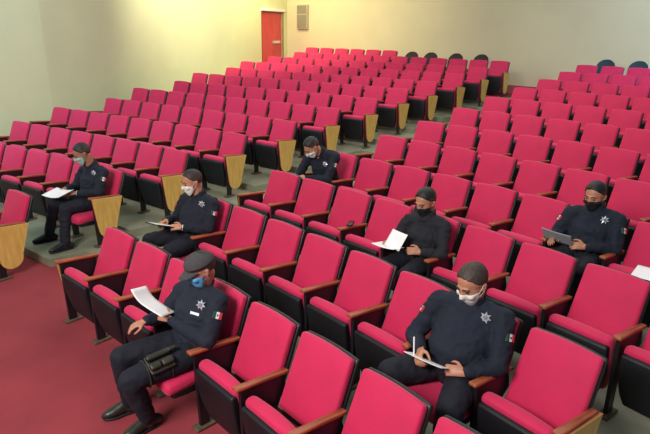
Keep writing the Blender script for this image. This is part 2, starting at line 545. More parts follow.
# door
def on_wall(a, z, out=0.):
    v = along(BEND, wdir, a); return Vector((v.x+wnor.x*out, v.y+wnor.y*out, z))
def wall_box(bm, a0, a1, z0, z1, o0, o1, mi=0):
    c = [on_wall(a, z, o) for z in (z0, z1) for a, o in ((a0, o0), (a1, o0), (a1, o1), (a0, o1))]
    vs = [bm.verts.new(v) for v in c]
    for f in ((0,3,2,1),(4,5,6,7),(0,1,5,4),(1,2,6,5),(2,3,7,6),(3,0,4,7)): bm.faces.new([vs[i] for i in f]).material_index = mi
door = empty('door_1'); door['kind'] = 'structure'; door['label'] = 'red exit door in the left wall near the corner'
dm = (d0+d1)/2 - .12
bm = bmesh.new(); wall_box(bm, d0+.06, dm-.01, DZ0, DZ1-.06, .06, .11); obj('door_leaf', bm, M['door'], door, False)
bm = bmesh.new(); wall_box(bm, dm+.01, d1-.16, DZ0, DZ1-.06, .06, .11); lf = obj('door_leaf', bm, M['door'], door, False)
bm = bmesh.new(); wall_box(bm, dm+.15, d1-.42, 2.20, 2.29, -.03, .05); obj('push_bar', bm, M['chrome'], lf, False, 'bright metal push bar')
bm = bmesh.new()
wall_box(bm, d0, d0+.06, DZ0, DZ1, .0, .2); wall_box(bm, d0, d1, DZ1-.06, DZ1, .02, .2)
obj('door_frame', bm, M['frame'], door, False)
bm = bmesh.new(); wall_box(bm, d1-.16, d1, DZ0, DZ1-.06, .01, .2); obj('door_jamb', bm, M['frame_grey'], door, False, 'tan side jamb')
bm = bmesh.new(); wall_box(bm, d0-.02, d1+.02, DZ1, DZ1+.09, -.05, .05); obj('lintel', bm, M['paper'], door, False, 'white strip over the door')
# backing behind the opening
bm = bmesh.new(); wall_box(bm, d0-.1, d1+.1, 0, DZ1+.1, .2, .25); structure('trim_1', bm, M['frame'])

# grey grille panel on the back wall
def on_back(v, z, out=0.):
    p = along(CORNER, bdir, v); return Vector((p.x-bnor.x*out, p.y-bnor.y*out, z))
def back_box(bm, v0, v1, z0, z1, o0, o1):
    c = [on_back(a, z, o) for z in (z0, z1) for a, o in ((v0, o0), (v1, o0), (v1, o1), (v0, o1))]
    vs = [bm.verts.new(v) for v in c]
    for f in ((0,3,2,1),(4,5,6,7),(0,1,5,4),(1,2,6,5),(2,3,7,6),(3,0,4,7)): bm.faces.new([vs[i] for i in f])
g0 = (Vector((-8.491, 12.797))-CORNER).length; g1 = (Vector((-7.963, 12.839))-CORNER).length
root = empty('speaker_box', Matrix.Translation(on_back((g0+g1)/2, 2.72, .07)))
tag(root, 'tall grey speaker panel high on the back wall beside the corner', 'speaker')
bm = bmesh.new(); back_box(bm, g0, g1, 2.72, 3.58, .004, .12)
o = obj('cabinet', bm, M['grille'], None, False); o.parent = root; o.matrix_parent_inverse = root.matrix_world.inverted()
for z0, z1 in ((2.75, 3.22), (3.27, 3.55)):
    bm = bmesh.new(); back_box(bm, g0+.03, g1-.03, z0, z1, .12, .135)
    o = obj('grille', bm, M['grille_dark'], None, False); o.parent = root; o.matrix_parent_inverse = root.matrix_world.inverted()

#PEOPLE-BEGIN
# ---------------------------------------------------------------- people
from mathutils.bvhtree import BVHTree

def V(*a): return Vector(a)
def lerp(a, b, t): return a + (b-a)*t

def hand_into(bm, wrist, d, back, thumb_side, curl=.55, sc=.95, spread=1.):
    """wrist point, finger direction d, back-of-hand normal, thumb_side +1/-1 along cross(d, back)"""
    d = d.normalized(); n = (back - d*back.dot(d)).normalized(); x = d.cross(n)*thumb_side
    def P(a, b, c): return wrist + (x*a + d*b + n*c)*sc
    tube_into(bm, [P(0, -.02, 0), P(.002, .02, .001), P(.004, .055, .003), P(.002, .082, .002)], [(.024*sc, .018*sc), (.032*sc, .016*sc), (.039*sc, .015*sc), (.037*sc, .012*sc)], 12, up=x)
    for fx, ln, cu in ((.029, .068, .9), (.010, .078, 1.), (-.010, .073, 1.08), (-.028, .057, 1.2)):
        p = P(fx, .080, 0); a = 0.12; pts = [P(fx*.8, .055, 0), p]
        for seg, k in ((.45, .55), (.32, 1.0), (.23, .8)):
            a += curl*k*cu
            p = p + (d*math.cos(a) - n*math.sin(a) + x*(fx*2.2*spread))*ln*seg*sc
            pts.append(p)
        tube_into(bm, pts, [.0092*sc, .0092*sc, .0086*sc, .0078*sc, .0068*sc], 8)
    t0 = P(.026, .022, -.004)
    t1 = t0 + (x*.75 + d*.62 - n*.25).normalized()*.040*sc
    t2 = t1 + (x*.25 + d*.85 - n*.45*curl*1.6).normalized()*.032*sc
    t3 = t2 + (d*.85 - x*.1 - n*.7*curl*1.6).normalized()*.024*sc
    tube_into(bm, [t0, t1, t2, t3], [.014*sc, .0115*sc, .010*sc, .008*sc], 8)

def head_pts(HM, c): return HM @ Vector(c)

def head_into(bm, HM, R, neck_base, s=1.):
    def e(c, r, rot=None):
        ell_into(bm, HM @ (Vector(c)*s), [q*s for q in r], R if rot is None else R @ rot, 3)
    e((0, .014, .034), (.076, .095, .084))            # cranium
    e((0, -.022, -.012), (.067, .072, .080))          # face
    e((0, -.036, -.066), (.050, .055, .046))          # jaw and chin
    e((0, -.078, .030), (.046, .016, .013))           # brow
    for sx in (-1, 1):
        e((sx*.036, -.070, -.022), (.024, .020, .020))  # cheek
        tube_into(bm, [HM @ (Vector((sx*.070, .012, .022))*s), HM @ (Vector((sx*.080, .020, .012))*s), HM @ (Vector((sx*.078, .014, -.014))*s), HM @ (Vector((sx*.070, .006, -.028))*s)], [.010*s, .013*s, .012*s, .008*s], 8)
    tube_into(bm, [HM @ (Vector(q)*s) for q in ((0, -.086, .020), (0, -.100, -.008), (0, -.106, -.022))], [.009*s, .012*s, .015*s], 8)
    e((0, -.086, -.054), (.024, .010, .006)); e((0, -.085, -.064), (.020, .010, .007))   # lips
    tube_into(bm, [neck_base + V(0, .0, -.06), lerp(neck_base, HM @ (Vector((0, .022, -.055))*s), .5), HM @ (Vector((0, .020, -.045))*s)], [.060*s, .056*s, .058*s], 14)

def make_hair(HM, s, short, parent, m, name='hair', seed=1):
    bm = bmesh.new(); bmesh.ops.create_icosphere(bm, subdivisions=5, radius=1)
    for v in bm.verts:
        c = v.co.copy()
        x, y, z = c.x*.081, c.y*.101+.014, c.z*.091+.034
        front = max(0, -c.y); side = abs(c.x)
        # height of the hairline around the head
        if c.y < -.72: hl = .097 - .016*side
        elif c.y < -.28: hl = .093 - (c.y+.72)/.44*.055 - .010*side
        elif c.y < -.10: hl = .036 - (c.y+.28)/.18*.016
        else: hl = .024 - (c.y+.10)*.085
        hl += .007*noise.noise(c*9+Vector((0, seed, 0)))
        t = (z-hl)/.010
        k = max(0, min(1, t+.5))
        grow = (.78 + k*(.236 + short*max(0, c.z-.2)*.050 - .012*max(0, side-.5)*(1 if c.z < .45 else 0)))
        grow += k*(.016*noise.noise(c*9+Vector((seed, 0, 0))) + .014*noise.noise(c*24+Vector((seed, 0, 0))))
        p = Vector((x*grow, (y-.014)*grow+.014, (z-.034)*grow+.034))
        v.co = HM @ (p*s)
    inv = HM.inverted()
    for f in bm.faces:
        q = (inv @ f.calc_center_median())/s
        f.material_index = 1 if q.z + .010*noise.noise(q*60) < (.060 if q.y > -.03 else .052) else 0
    return obj(name, bm, [m, M['hair_fade']], parent)

def make_mask(HM, s, parent, m, body, loops=True, low=.0):
    b0 = bmesh.new(); b0.from_mesh(body.data); bv = BVHTree.FromBMesh(b0)
    bm = bmesh.new(); nu, nv = 26, 14; G_ = []
    for i in range(nu+1):
        u = -1 + 2*i/nu; row = []
        for j in range(nv+1):
            v = j/nv
            zt = .004 - .020*abs(u)**1.3; zb = -.118 + .060*u*u - low
            z = zt + (zb-zt)*v; th = u*1.30
            d = Vector((math.sin(th), -math.cos(th), 0))
            o_ = HM @ ((Vector((0, -.012, z)) + d*.25)*s); e_ = HM @ (Vector((0, -.012, z))*s)
            hit, nrm, k_, di = bv.ray_cast(o_, (e_-o_).normalized(), .25*s)
            r = .25 - di/s if hit is not None else .0
            tent = (.070 + .026*max(0, 1-abs(u)*1.7)*(1-.75*v)) * (1-.16*v*v) + .004*math.sin(math.pi*v)
            r = max(r + .004, tent if abs(u) < .97 else 0)
            row.append(bm.verts.new(HM @ ((Vector((0, -.012, z)) + d*r)*s)))
        G_.append(row)
    b0.free()
    for _ in range(1): bmesh.ops.smooth_vert(bm, verts=[q for r_ in G_[1:-1] for q in r_[1:-1]], factor=.3, use_axis_x=True, use_axis_y=True, use_axis_z=True)
    for i in range(nu):
        for j in range(nv): bm.faces.new((G_[i][j], G_[i+1][j], G_[i+1][j+1], G_[i][j+1]))
    o = obj('face_mask', bm, m, parent)
    md = o.modifiers.new('s', 'SOLIDIFY'); md.thickness = .003; md.offset = 1
    if loops:
        for sx in (-1, 1):
            b2 = bmesh.new()
            tube_into(b2, [HM @ (Vector(q)*s) for q in ((sx*.070, -.032, -.020), (sx*.083, .000, .018), (sx*.085, .022, .024), (sx*.080, .020, -.022), (sx*.062, -.034, -.055))], [.0018]*5, 6)
            obj('ear_loop', b2, m, o)
    return o

def star_into(bm, C, n, up, r, ri, k, depth):
    x = up.cross(n).normalized(); y = n.cross(x)
    c = bm.verts.new(C + n*depth); cb = bm.verts.new(C - n*.004)
    ring = []
    for i in range(2*k):
        a = math.pi*i/k; q = r if i % 2 == 0 else ri
        ring.append(bm.verts.new(C + (y*math.cos(a) + x*math.sin(a))*q))
    for i in range(2*k):
        bm.faces.new((c, ring[i], ring[(i+1) % (2*k)])); bm.faces.new((cb, ring[(i+1) % (2*k)], ring[i]))

def plate_into(bm, C, n, up, w, h, t, cols=1, rows=None):
    """plate with vertical stripes: material index per stripe"""
    x = up.cross(n).normalized(); y = n.cross(x)
    for i in range(cols):
        a, b = -w/2 + w*i/cols, -w/2 + w*(i+1)/cols
        vs_ = [bm.verts.new(C + x*p + y*q + n*r) for r in (-t, t*.5) for p, q in ((a, -h/2), (b, -h/2), (b, h/2), (a, h/2))]
        for f in ((0,3,2,1),(4,5,6,7),(0,1,5,4),(1,2,6,5),(2,3,7,6),(3,0,4,7)): bm.faces.new([vs_[k] for k in f]).material_index = i

def shoe(parent, ankle, toe_dir, m, L=.265):
    d = Vector((toe_dir.x, toe_dir.y, 0)).normalized()
    base = Vector((ankle.x, ankle.y, 0)) - d*.075
    pz = .0
    bm = bmesh.new()
    secs = [(0, .030, .045, .036), (.03, .048, .036, .046), (.09, .060, .034, .058), (.14, .050, .040, .048), (.20, .040, .044, .037), (.245, .034, .038, .030), (.262, .030, .024, .024)]
    tube_into(bm, [base + d*a + V(0, 0, max(z, hh+.012)) for a, z, ww, hh in secs], [(ww, hh) for a, z, ww, hh in secs], 14, up=d.cross(V(0, 0, 1)))
    tube_into(bm, [Vector((ankle.x, ankle.y, .05)), Vector((ankle.x, ankle.y, .12))], [.047, .045], 12)
    b = remeshed(bm, .008, 2)
    o = obj('shoe', b, m, parent)
    bm = bmesh.new()
    tube_into(bm, [base + d*a + V(0, 0, .013) for a in (.0, .04, .12, .18, .23, .262)], [(w_, .012) for w_ in (.036, .041, .040, .049, .044, .028)], 12, up=d.cross(V(0, 0, 1)))
    obj('sole', bm, M['sole'], o)
    return o

def person(seat, label, group, P, SL, SR, HC, pitch, yaw, EL, ER, WL, WR, HLd, HRd, HLn, HRn, KL, KR, AL, AR, TL, TR_, shirt_m, skin, hair_m,
           girth=1., belly=0., short=1., mask=None, mask_low=0., cap=False, badge=True, patches=True, collar=True, curlL=.55, curlR=.55, shoe_m=None, seed=1, s=.98, eyes=True, strip=False, holster=False, watch=False, roll=0., hs=1.08, bh=.99, bx=.098):
    hs = hs*s
    Mx, wf = seat_frame(*seat)
    root = empty('person', Mx)
    tag(root, label, 'person', group)
    mid = lerp(SL, SR, .5); sx_dir = (SL-SR).normalized()
    spine = (mid-P).normalized(); front = sx_dir.cross(spine).normalized()
    if front.y > 0: front = -front
    neck = mid + spine*.035 + (HC-mid).normalized()*.03
    R = Euler((0, 0, yaw), 'XYZ').to_matrix() @ Euler((pitch, 0, 0), 'XYZ').to_matrix() @ Euler((0, roll, 0), 'XYZ').to_matrix()
    HM = Matrix.Translation(HC) @ R.to_4x4()
    hipL, hipR = P + V(.088, -.01, 0), P + V(-.088, -.01, 0)
    # body: one continuous skin surface
    bm = bmesh.new()
    head_into(bm, HM, R, neck, hs)
    tube_into(bm, [P, lerp(P, mid, .5), lerp(P, mid, .92)], [(.12, .08), (.11, .08), (.12, .065)], 14, up=sx_dir)
    tube_into(bm, [SL, lerp(SL, SR, .5), SR], [.04, .05, .04], 10)
    for S_, E_, W_, d_, n_, ts, cu in ((SL, EL, WL, HLd, HLn, 1, curlL), (SR, ER, WR, HRd, HRn, -1, curlR)):
        tube_into(bm, [S_, E_], [.040, .034], 10); tube_into(bm, [E_, lerp(E_, W_, .75), W_ + d_.normalized()*.012], [.034, .027, .0235], 10)
        hand_into(bm, W_, d_, n_, ts, cu, s)
    for h_, k_, a_ in ((hipL, KL, AL), (hipR, KR, AR)):
        tube_into(bm, [h_, k_], [.065, .05], 10); tube_into(bm, [k_, a_], [.045, .034], 10)
        tube_into(bm, [a_, Vector((a_.x, a_.y, .05))], [.034, .034], 8)
    body = obj('body', remeshed(bm, .0055, 3), skin, root)
    if eyes:
        for sx in (-1, 1):
            bm = bmesh.new(); ell_into(bm, HM @ (Vector((sx*.031, -.0815, .012))*hs), [.013*hs, .006*hs, .0055*hs], R, 2); obj('eye', bm, M['eye'], body)
            bm = bmesh.new(); tube_into(bm, [HM @ (Vector(q)*hs) for q in ((sx*.012, -.092, .036), (sx*.032, -.088, .041), (sx*.050, -.075, .033))], [.0038*hs, .0042*hs, .0025*hs], 6); obj('eyebrow', bm, hair_m, body)
    # shirt or jacket
    g = girth
    bm = bmesh.new()
    c1 = lerp(P, mid, .12) + V(0, -.01-.3*belly, 0); c2 = lerp(P, mid, .38) - V(0, .012+belly*.6, 0) ; c3 = lerp(P, mid, .72) + front*.01; c4 = lerp(P, mid, .95)
    tube_into(bm, [P + V(0, 0, -.01), c1, c2, c3, c4, neck + spine*.026], [(.158*g, .118*g), (.165*g, .125*g+belly*.5), (.165*g, .125*g+belly), (.178*g, .122*g), (.152*g, .094*g), (.073, .071)], 22, up=sx_dir)
    for S_, sg in ((SL, 1), (SR, -1)):
        tube_into(bm, [lerp(mid, neck, .6)+sx_dir*sg*.035, lerp(mid, S_, .62)+spine*.022, S_ + spine*.0, ], [.058, .064, .066*min(g, 1.08)], 14)
    for S_, E_, W_ in ((SL, EL, WL), (SR, ER, WR)):
        k = min(g, 1.12)
        m1 = lerp(S_, E_, .5)
        tube_into(bm, [S_, m1, E_], [.066*k, .060*k, .053*k], 14)
        e2 = W_ + (E_-W_).normalized()*.022
        tube_into(bm, [E_, lerp(E_, e2, .4), e2], [.053*k, .050*k, .037], 14)
    shirt = obj('shirt', remeshed(bm, .011, 3, .009, 10, seed), shirt_m, root)
    bv = BVHTree.FromObject(shirt, bpy.context.evaluated_depsgraph_get()) if False else None
    bb = bmesh.new(); bb.from_mesh(shirt.data); bv = BVHTree.FromBMesh(bb)
    def surf(o_, d_):
        hit, nrm, i_, di = bv.ray_cast(o_, d_.normalized())
        return (hit, nrm) if hit is not None else (None, None)
    if collar:
        bm = bmesh.new(); ax = (HM @ V(0, .02, -.05)-neck).normalized(); x = ax.orthogonal().normalized(); y = ax.cross(x)
        f0 = (front - ax*front.dot(ax)).normalized(); l0 = ax.cross(f0)
        rings = []
        for k_, (up_, rad) in enumerate(((-.030, .084), (-.012, .081), (.040, .079), (.068, .078), (.069, .072), (.0, .066))):
            ring = []
            for i in range(24):
                a = 2*math.pi*i/24; fr = math.cos(a)
                ring.append(bm.verts.new(neck + ax*(up_ - .022*max(0, fr)**3*(1 if up_ > 0 else 0) + .012*max(0, -fr)) + (f0*fr*1.0 + l0*math.sin(a))*rad))
            rings.append(ring)
        for A_, B_ in zip(rings[:-1], rings[1:]):
            for i in range(24): bm.faces.new((A_[i], A_[(i+1) % 24], B_[(i+1) % 24], B_[i]))
        co_ = obj('collar', bm, shirt_m, shirt)
        md = co_.modifiers.new('s', 'SOLIDIFY'); md.thickness = .004
    if badge:
        o_ = lerp(P, mid, bh) + sx_dir*bx + front*.5
        h_, n_ = surf(o_, -front)
        if h_ is not None:
            n_ = (n_ + front*.9).normalized()
            bm = bmesh.new(); star_into(bm, h_ + n_*.009, n_, spine, .040, .021, 7, .007)
            obj('badge', bm, M['silver'], shirt, False, 'seven-pointed silver star badge on the chest')
            bm = bmesh.new(); ell_into(bm, h_ + n_*.014, (.014, .014, .004), n_.to_track_quat('Z', 'Y').to_matrix(), 2)
            obj('badge_centre', bm, M['print'], shirt)
        if strip:
            h2, n2 = surf(lerp(P, mid, bh-.16) + sx_dir*.095 + front*.5, -front)
            if h2 is not None:
                bm = bmesh.new(); plate_into(bm, h2 + n2*.003, (n2+front).normalized(), spine, .075, .018, .004)
                obj('name_tape', bm, M['flag_w'], shirt, False, 'white name tape')
    if patches:
        for S_, E_, sg in ((SL, EL, 1), (SR, ER, -1)):
            c = lerp(S_, E_, .36); ax = (S_-E_).normalized()
            out = sx_dir*sg*1.0 + front*.55; out = (out - ax*out.dot(ax)).normalized()
            h_, n_ = surf(c + out*.3, -out)
            if h_ is not None:
                n_ = out
                bm = bmesh.new(); plate_into(bm, h_ + n_*.001, n_, ax, .066, .048, .008, 3)
                obj('flag_patch', bm, [M['flag_g'], M['flag_w'], M['flag_r']], shirt, False, 'green white and red flag patch on the sleeve')
                bm = bmesh.new(); ell_into(bm, h_ + n_*.006, (.007, .007, .002), n_.to_track_quat('Z', 'Y').to_matrix(), 2)
                obj('patch_emblem', bm, M['board'], shirt)
    bb.free()
    # trousers
    bm = bmesh.new()
    tube_into(bm, [hipL, P, hipR], [.108*g, .112*g, .108*g], 16)
    tube_into(bm, [P, lerp(P, mid, .14)], [(.155*g, .115*g), (.150*g, .112*g)], 16, up=sx_dir)
    for h_, k_, a_ in ((hipL, KL, AL), (hipR, KR, AR)):
        k = min(1.18, g)
        tube_into(bm, [h_, lerp(h_, k_, .5), k_], [.098*k, .088*k, .070*k], 16)
        a2 = lerp(a_, k_, .03)
        tube_into(bm, [k_, lerp(k_, a2, .35), a2], [.070*k, .066*k, .056], 14)
    tr = obj('trousers', remeshed(bm, .012, 3, .007, 9, seed+3), M['trouser'], root)
    shoe(root, AL, TL, shoe_m or M['shoe']); shoe(root, AR, TR_, shoe_m or M['shoe'])
    # head gear
    if cap:
        bm = bmesh.new(); bmesh.ops.create_icosphere(bm, subdivisions=5, radius=1)
        for v in bm.verts:
            c = v.co.copy(); k = 1 if c.z > .02 else .88
            v.co = HM @ (Vector((c.x*.089*k, (c.y*.110+.012)*k, max(-.2, c.z)*.086+.044 - .012*c.y))*hs)
        cp = obj('cap', bm, M['cap'], root)
        bm = bmesh.new(); rows_ = []
        for i in range(13):
            u = -1+2*i/12
            rw = []
            for j in range(6):
                t = j/5
                x = u*(.078-.012*t*t); y = -.088*math.sqrt(max(0, 1-(u*.92)**2)) - t*.072*math.sqrt(max(0, 1-(u*.97)**4)); z = .050 - .020*t - .022*u*u
                rw.append(bm.verts.new(HM @ (Vector((x, y, z))*hs)))
            rows_.append(rw)
        for i in range(12):
            for j in range(5): bm.faces.new((rows_[i][j], rows_[i+1][j], rows_[i+1][j+1], rows_[i][j+1]))
        br = obj('brim', bm, M['cap'], cp); md = br.modifiers.new('s', 'SOLIDIFY'); md.thickness = .004
        bm = bmesh.new(); ell_into(bm, HM @ (Vector((0, .012, .131))*hs), (.008, .008, .004), R, 2); obj('cap_button', bm, M['cap'], cp)
    make_hair(HM, hs*(.985 if cap else 1), short, root, hair_m, seed=seed)
    if mask: make_mask(HM, hs, root, mask, body, True, mask_low)
    if holster:
        bm = bmesh.new()
        c = lerp(hipL, KL, .62); ax = (KL-hipL).normalized(); sd = V(.62, -.1, 1).normalized(); sd = (sd-ax*sd.dot(ax)).normalized(); tx = ax.cross(sd)
        Rm_ = Matrix((ax, tx, sd)).transposed()
        def fp(off, size, r_): rbox_into(bm, size, r_, lambda p: c + sd*.092 + Rm_ @ ((p + Vector(off))*1.2), n_mid=1)
        fp((0, 0, 0), (.15, .12, .022), .010); fp((-.035, -.022, .024), (.072, .044, .036), .012); fp((.040, -.022, .024), (.066, .044, .036), .012); fp((.0, .034, .026), (.145, .036, .040), .014); fp((-.085, .034, .034), (.06, .028, .03), .012)
        ho = obj('holster', bm, M['pouch'], root, True, 'dark olive thigh holster with pouches')
        for t_ in (.50, .80):
            bm = bmesh.new(); cc = lerp(hipL, KL, t_); pts = [cc + (sd*math.cos(a)+tx*math.sin(a))*(.093-.02*(t_-.5)) for a in [2*math.pi*i/16 for i in range(17)]]
            tube_into(bm, pts, [(.004, .016)]*17, 6, up=None); obj('strap', bm, M['pouch'], ho)
    if watch:
        bm = bmesh.new(); d_ = (WL-EL).normalized(); cc = WL - d_*.005; x = d_.orthogonal().normalized(); y = d_.cross(x)
        tube_into(bm, [cc + (x*math.cos(a)+y*math.sin(a))*.029 for a in [2*math.pi*i/14 for i in range(15)]], [.006]*15, 6); obj('watch', bm, M['watch'], root, True, 'pale wristwatch')
    return root, Mx

def sheet(name, Mx, c, xdir, ndir, w, h, label, cat, m, curl=0., curl_y=0., group=None, t=.002, roll_end=0.):
    """paper sheet: centre, long direction, facing direction, all in the seat's frame"""
    n = Vector(ndir).normalized(); x = Vector(xdir); x = (x - n*x.dot(n)).normalized(); y = n.cross(x); c = Vector(c)
    bm = bmesh.new(); N1, N2 = 12, 8; g = []
    for i in range(N1+1):
        u = -1+2*i/N1; r = []
        for j in range(N2+1):
            v = -1+2*j/N2
            z = curl*u*u + curl_y*v*v + roll_end*max(0, -u-.1)**2
            r.append(bm.verts.new(c + x*(u*w/2) + y*(v*h/2) + n*z))
        g.append(r)
    for i in range(N1):
        for j in range(N2): bm.faces.new((g[i][j], g[i+1][j], g[i+1][j+1], g[i][j+1]))
    o = obj(name, bm, m, None)
    md = o.modifiers.new('s', 'SOLIDIFY'); md.thickness = t; md.offset = 0
    o.matrix_world = Mx
    tag(o, label, cat, group)
    return o

OFFI = 'seated people in dark clothing'
# 1 capped officer in the front row
_, m1 = person(('M', 1, 3), 'officer in grey cap and blue mask reading papers in the front row', OFFI,
    P=V(.02, -.30, .515), SL=V(.185, -.19, .895), SR=V(-.175, -.245, .885), HC=V(.045, -.225, 1.11), pitch=.42, yaw=-.22,
    EL=V(.265, -.34, .665), ER=V(-.27, -.37, .665), WL=V(-.065, -.445, .745), WR=V(-.235, -.55, .70), HLd=V(-.9, -.35, .10), HRd=V(-.35, -.85, -.25), HLn=V(.1, -.75, .55), HRn=V(0, -.2, 1),
    KL=V(.075, -.84, .48), KR=V(-.17, -.78, .525), AL=V(.03, -.72, .09), AR=V(-.235, -.73, .09), TL=V(.05, -1, 0), TR_=V(-.2, -1, 0),
    shirt_m=M['navy_blue'], skin=M['skin'], hair_m=M['hair'], mask=M['mask_blue'], cap=True, strip=True, holster=True, shoe_m=M['boot'], seed=2, curlL=.8, curlR=.35, girth=1.1, bh=.91, bx=.108)
sheet('paper_sheet', m1, (-.20, -.50, .835), (.78, .25, -.52), (.20, .36, .80), .31, .19, 'white papers curling up in the hands of the capped officer', 'paper', M['paper'], curl=.008, roll_end=.05)
# 2 officer at the far left
_, m2 = person(('L', 2, 0), 'officer at far left with pale green mask reading papers on his lap', OFFI,
    P=V(-.02, -.27, .515), SL=V(.17, -.20, .90), SR=V(-.19, -.25, .885), HC=V(-.03, -.335, 1.135), pitch=.50, yaw=-.35,
    EL=V(.225, -.33, .67), ER=V(-.27, -.34, .66), WL=V(.02, -.50, .67), WR=V(-.22, -.50, .69), HLd=V(-.65, -.75, -.1), HRd=V(-.1, -.9, -.15), HLn=V(.2, -.2, .9), HRn=V(-.1, 0, 1),
    KL=V(.035, -.68, .515), KR=V(-.21, -.69, .52), AL=V(.07, -.76, .09), AR=V(-.38, -.72, .09), TL=V(-.15, -1, 0), TR_=V(-.25, -1, 0),
    shirt_m=M['navy'], skin=M['skin_dark'], hair_m=M['hair'], mask=M['mask_green'], seed=3, watch=True)
sheet('paper_sheet', m2, (-.12, -.66, .672), (1, .12, 0), (-.05, -.22, 1), .34, .23, 'white open papers on the lap of the officer at far left', 'paper', M['paper'], curl=.02)
# 3 officer with the clipboard
_, m3 = person(('M', 2, 0), 'officer in white mask holding a clipboard beside the aisle', OFFI,
    P=V(0, -.27, .515), SL=V(.18, -.15, .90), SR=V(-.175, -.24, .895), HC=V(-.01, -.265, 1.125), pitch=.30, yaw=-.22,
    EL=V(.235, -.27, .665), ER=V(-.28, -.33, .66), WL=V(.10, -.49, .705), WR=V(-.20, -.48, .71), HLd=V(-.7, -.7, .05), HRd=V(.25, -.9, -.05), HLn=V(.55, -.45, .6), HRn=V(-.3, 0, 1),
    KL=V(.15, -.68, .515), KR=V(-.26, -.66, .52), AL=V(.13, -.72, .09), AR=V(-.27, -.74, .09), TL=V(.05, -1, 0), TR_=V(-.2, -1, 0),
    shirt_m=M['navy'], skin=M['skin'], hair_m=M['hair_brown'], short=.2, mask=M['mask_white'], seed=4, watch=True, girth=1.08, belly=.02)
cb = sheet('clipboard', m3, (-.07, -.60, .715), (1, -.2, 0), (-.12, .36, 1), .24, .30, 'dark clipboard in the hands of the officer in white mask by the aisle', 'clipboard', M['board'], t=.008)
bm = bmesh.new(); rbox_into(bm, (.09, .02, .012), .004, lambda p: Vector((-.10, -.455, .668)) + p, n_mid=1); obj('clip', bm, M['chrome'], cb)
sheet('paper_sheet', m3, (-.07, -.60, .722), (1, -.2, 0), (-.12, .36, 1), .21, .25, 'white paper lying on the dark clipboard', 'paper', M['paper'])
# 4 officer bent forward
_, m4 = person(('M', 4, 0), 'officer bent far forward beside the aisle in the fourth row', OFFI,
    P=V(0, -.27, .515), SL=V(.185, -.355, .925), SR=V(-.18, -.43, .90), HC=V(-.02, -.565, 1.045), pitch=.80, yaw=-.35,
    EL=V(.21, -.52, .66), ER=V(-.25, -.56, .64), WL=V(-.03, -.66, .665), WR=V(-.21, -.70, .665), HLd=V(-.8, -.5, 0), HRd=V(.2, -.9, -.1), HLn=V(.2, -.5, .8), HRn=V(-.2, 0, 1),
    KL=V(.13, -.68, .515), KR=V(-.14, -.68, .52), AL=V(.13, -.72, .09), AR=V(-.16, -.72, .09), TL=V(.05, -1, 0), TR_=V(-.1, -1, 0),
    shirt_m=M['navy'], skin=M['skin'], hair_m=M['hair'], mask=M['mask_white'], mask_low=-.01, seed=5, bh=.86, bx=.085)
sheet('folded_paper', m4, (-.14, -.75, .70), (1, -.2, 0), (-.1, .45, .85), .13, .10, 'small white folded paper held by the officer bent forward', 'paper', M['paper'])
# 5 person in a plain sweater
_, m5 = person(('M', 3, 4), 'person in plain charcoal sweater reading open white papers', OFFI,
    P=V(.03, -.26, .515), SL=V(.215, -.19, .875), SR=V(-.12, -.275, .87), HC=V(.045, -.265, 1.085), pitch=.42, yaw=-.05,
    EL=V(.30, -.30, .655), ER=V(-.215, -.36, .655), WL=V(.165, -.44, .675), WR=V(-.205, -.44, .68), HLd=V(-.75, -.65, .1), HRd=V(.1, -.95, .05), HLn=V(.55, -.45, .5), HRn=V(-.5, -.2, .8),
    KL=V(.18, -.68, .515), KR=V(-.09, -.69, .52), AL=V(.16, -.74, .09), AR=V(-.12, -.74, .09), TL=V(.05, -1, 0), TR_=V(-.1, -1, 0),
    shirt_m=M['charcoal'], skin=M['skin'], hair_m=M['hair'], mask=M['mask_black'], mask_low=.02, badge=False, patches=False, seed=6, girth=.94)
pg = sheet('open_booklet', m5, (-.13, -.55, .672), (1, .05, 0), (-.05, .15, 1), .26, .17, 'open white papers in the hands of the person in charcoal sweater', 'paper', M['paper'], curl=.01)
o = sheet('page', m5, (-.055, -.52, .745), (1, .02, -.10), (-.10, -.75, .55), .20, .17, None, None, M['paper'], curl=.012)
o.matrix_world = Matrix.Identity(4); o.parent = pg
# 6 heavyset officer in the second row
_, m6 = person(('M', 2, 6), 'heavyset officer in white mask writing on a paper in second row', OFFI,
    P=V(.0, -.26, .525), SL=V(.205, -.115, .915), SR=V(-.225, -.225, .915), HC=V(.015, -.225, 1.135), pitch=.50, yaw=-.05, 
    EL=V(.285, -.24, .665), ER=V(-.315, -.36, .665), WL=V(.185, -.455, .655), WR=V(-.135, -.50, .685), HLd=V(-.85, -.45, -.05), HRd=V(.45, -.75, -.25), HLn=V(.45, -.55, .6), HRn=V(-.6, -.3, .7),
    KL=V(.25, -.66, .515), KR=V(-.24, -.665, .525), AL=V(.24, -.70, .09), AR=V(-.28, -.72, .09), TL=V(.1, -1, 0), TR_=V(-.25, -1, 0),
    shirt_m=M['navy_blue'], skin=M['skin'], hair_m=M['hair_grey'], short=.3, mask=M['mask_white'], seed=7, girth=1.22, belly=.045, s=1.0, curlR=.8, hs=1.1, bx=.125, bh=1.0)
sheet('paper_sheet', m6, (-.03, -.565, .678), (1, .15, 0), (-.08, .52, 1), .28, .13, 'white paper on which the heavyset officer is writing', 'paper', M['paper'], curl=.004)
bm = bmesh.new(); tube_into(bm, [(-.105, -.60, .69), (-.135, -.575, .80)], [.0045, .0055], 8); tube_into(bm, [(-.1035, -.6015, .683), (-.105, -.60, .692)], [.0012, .0042], 8)
o = obj('pen', bm, M['paper']); o.matrix_world = m6; tag(o, 'white pen in the right hand of the heavyset officer', 'pen')
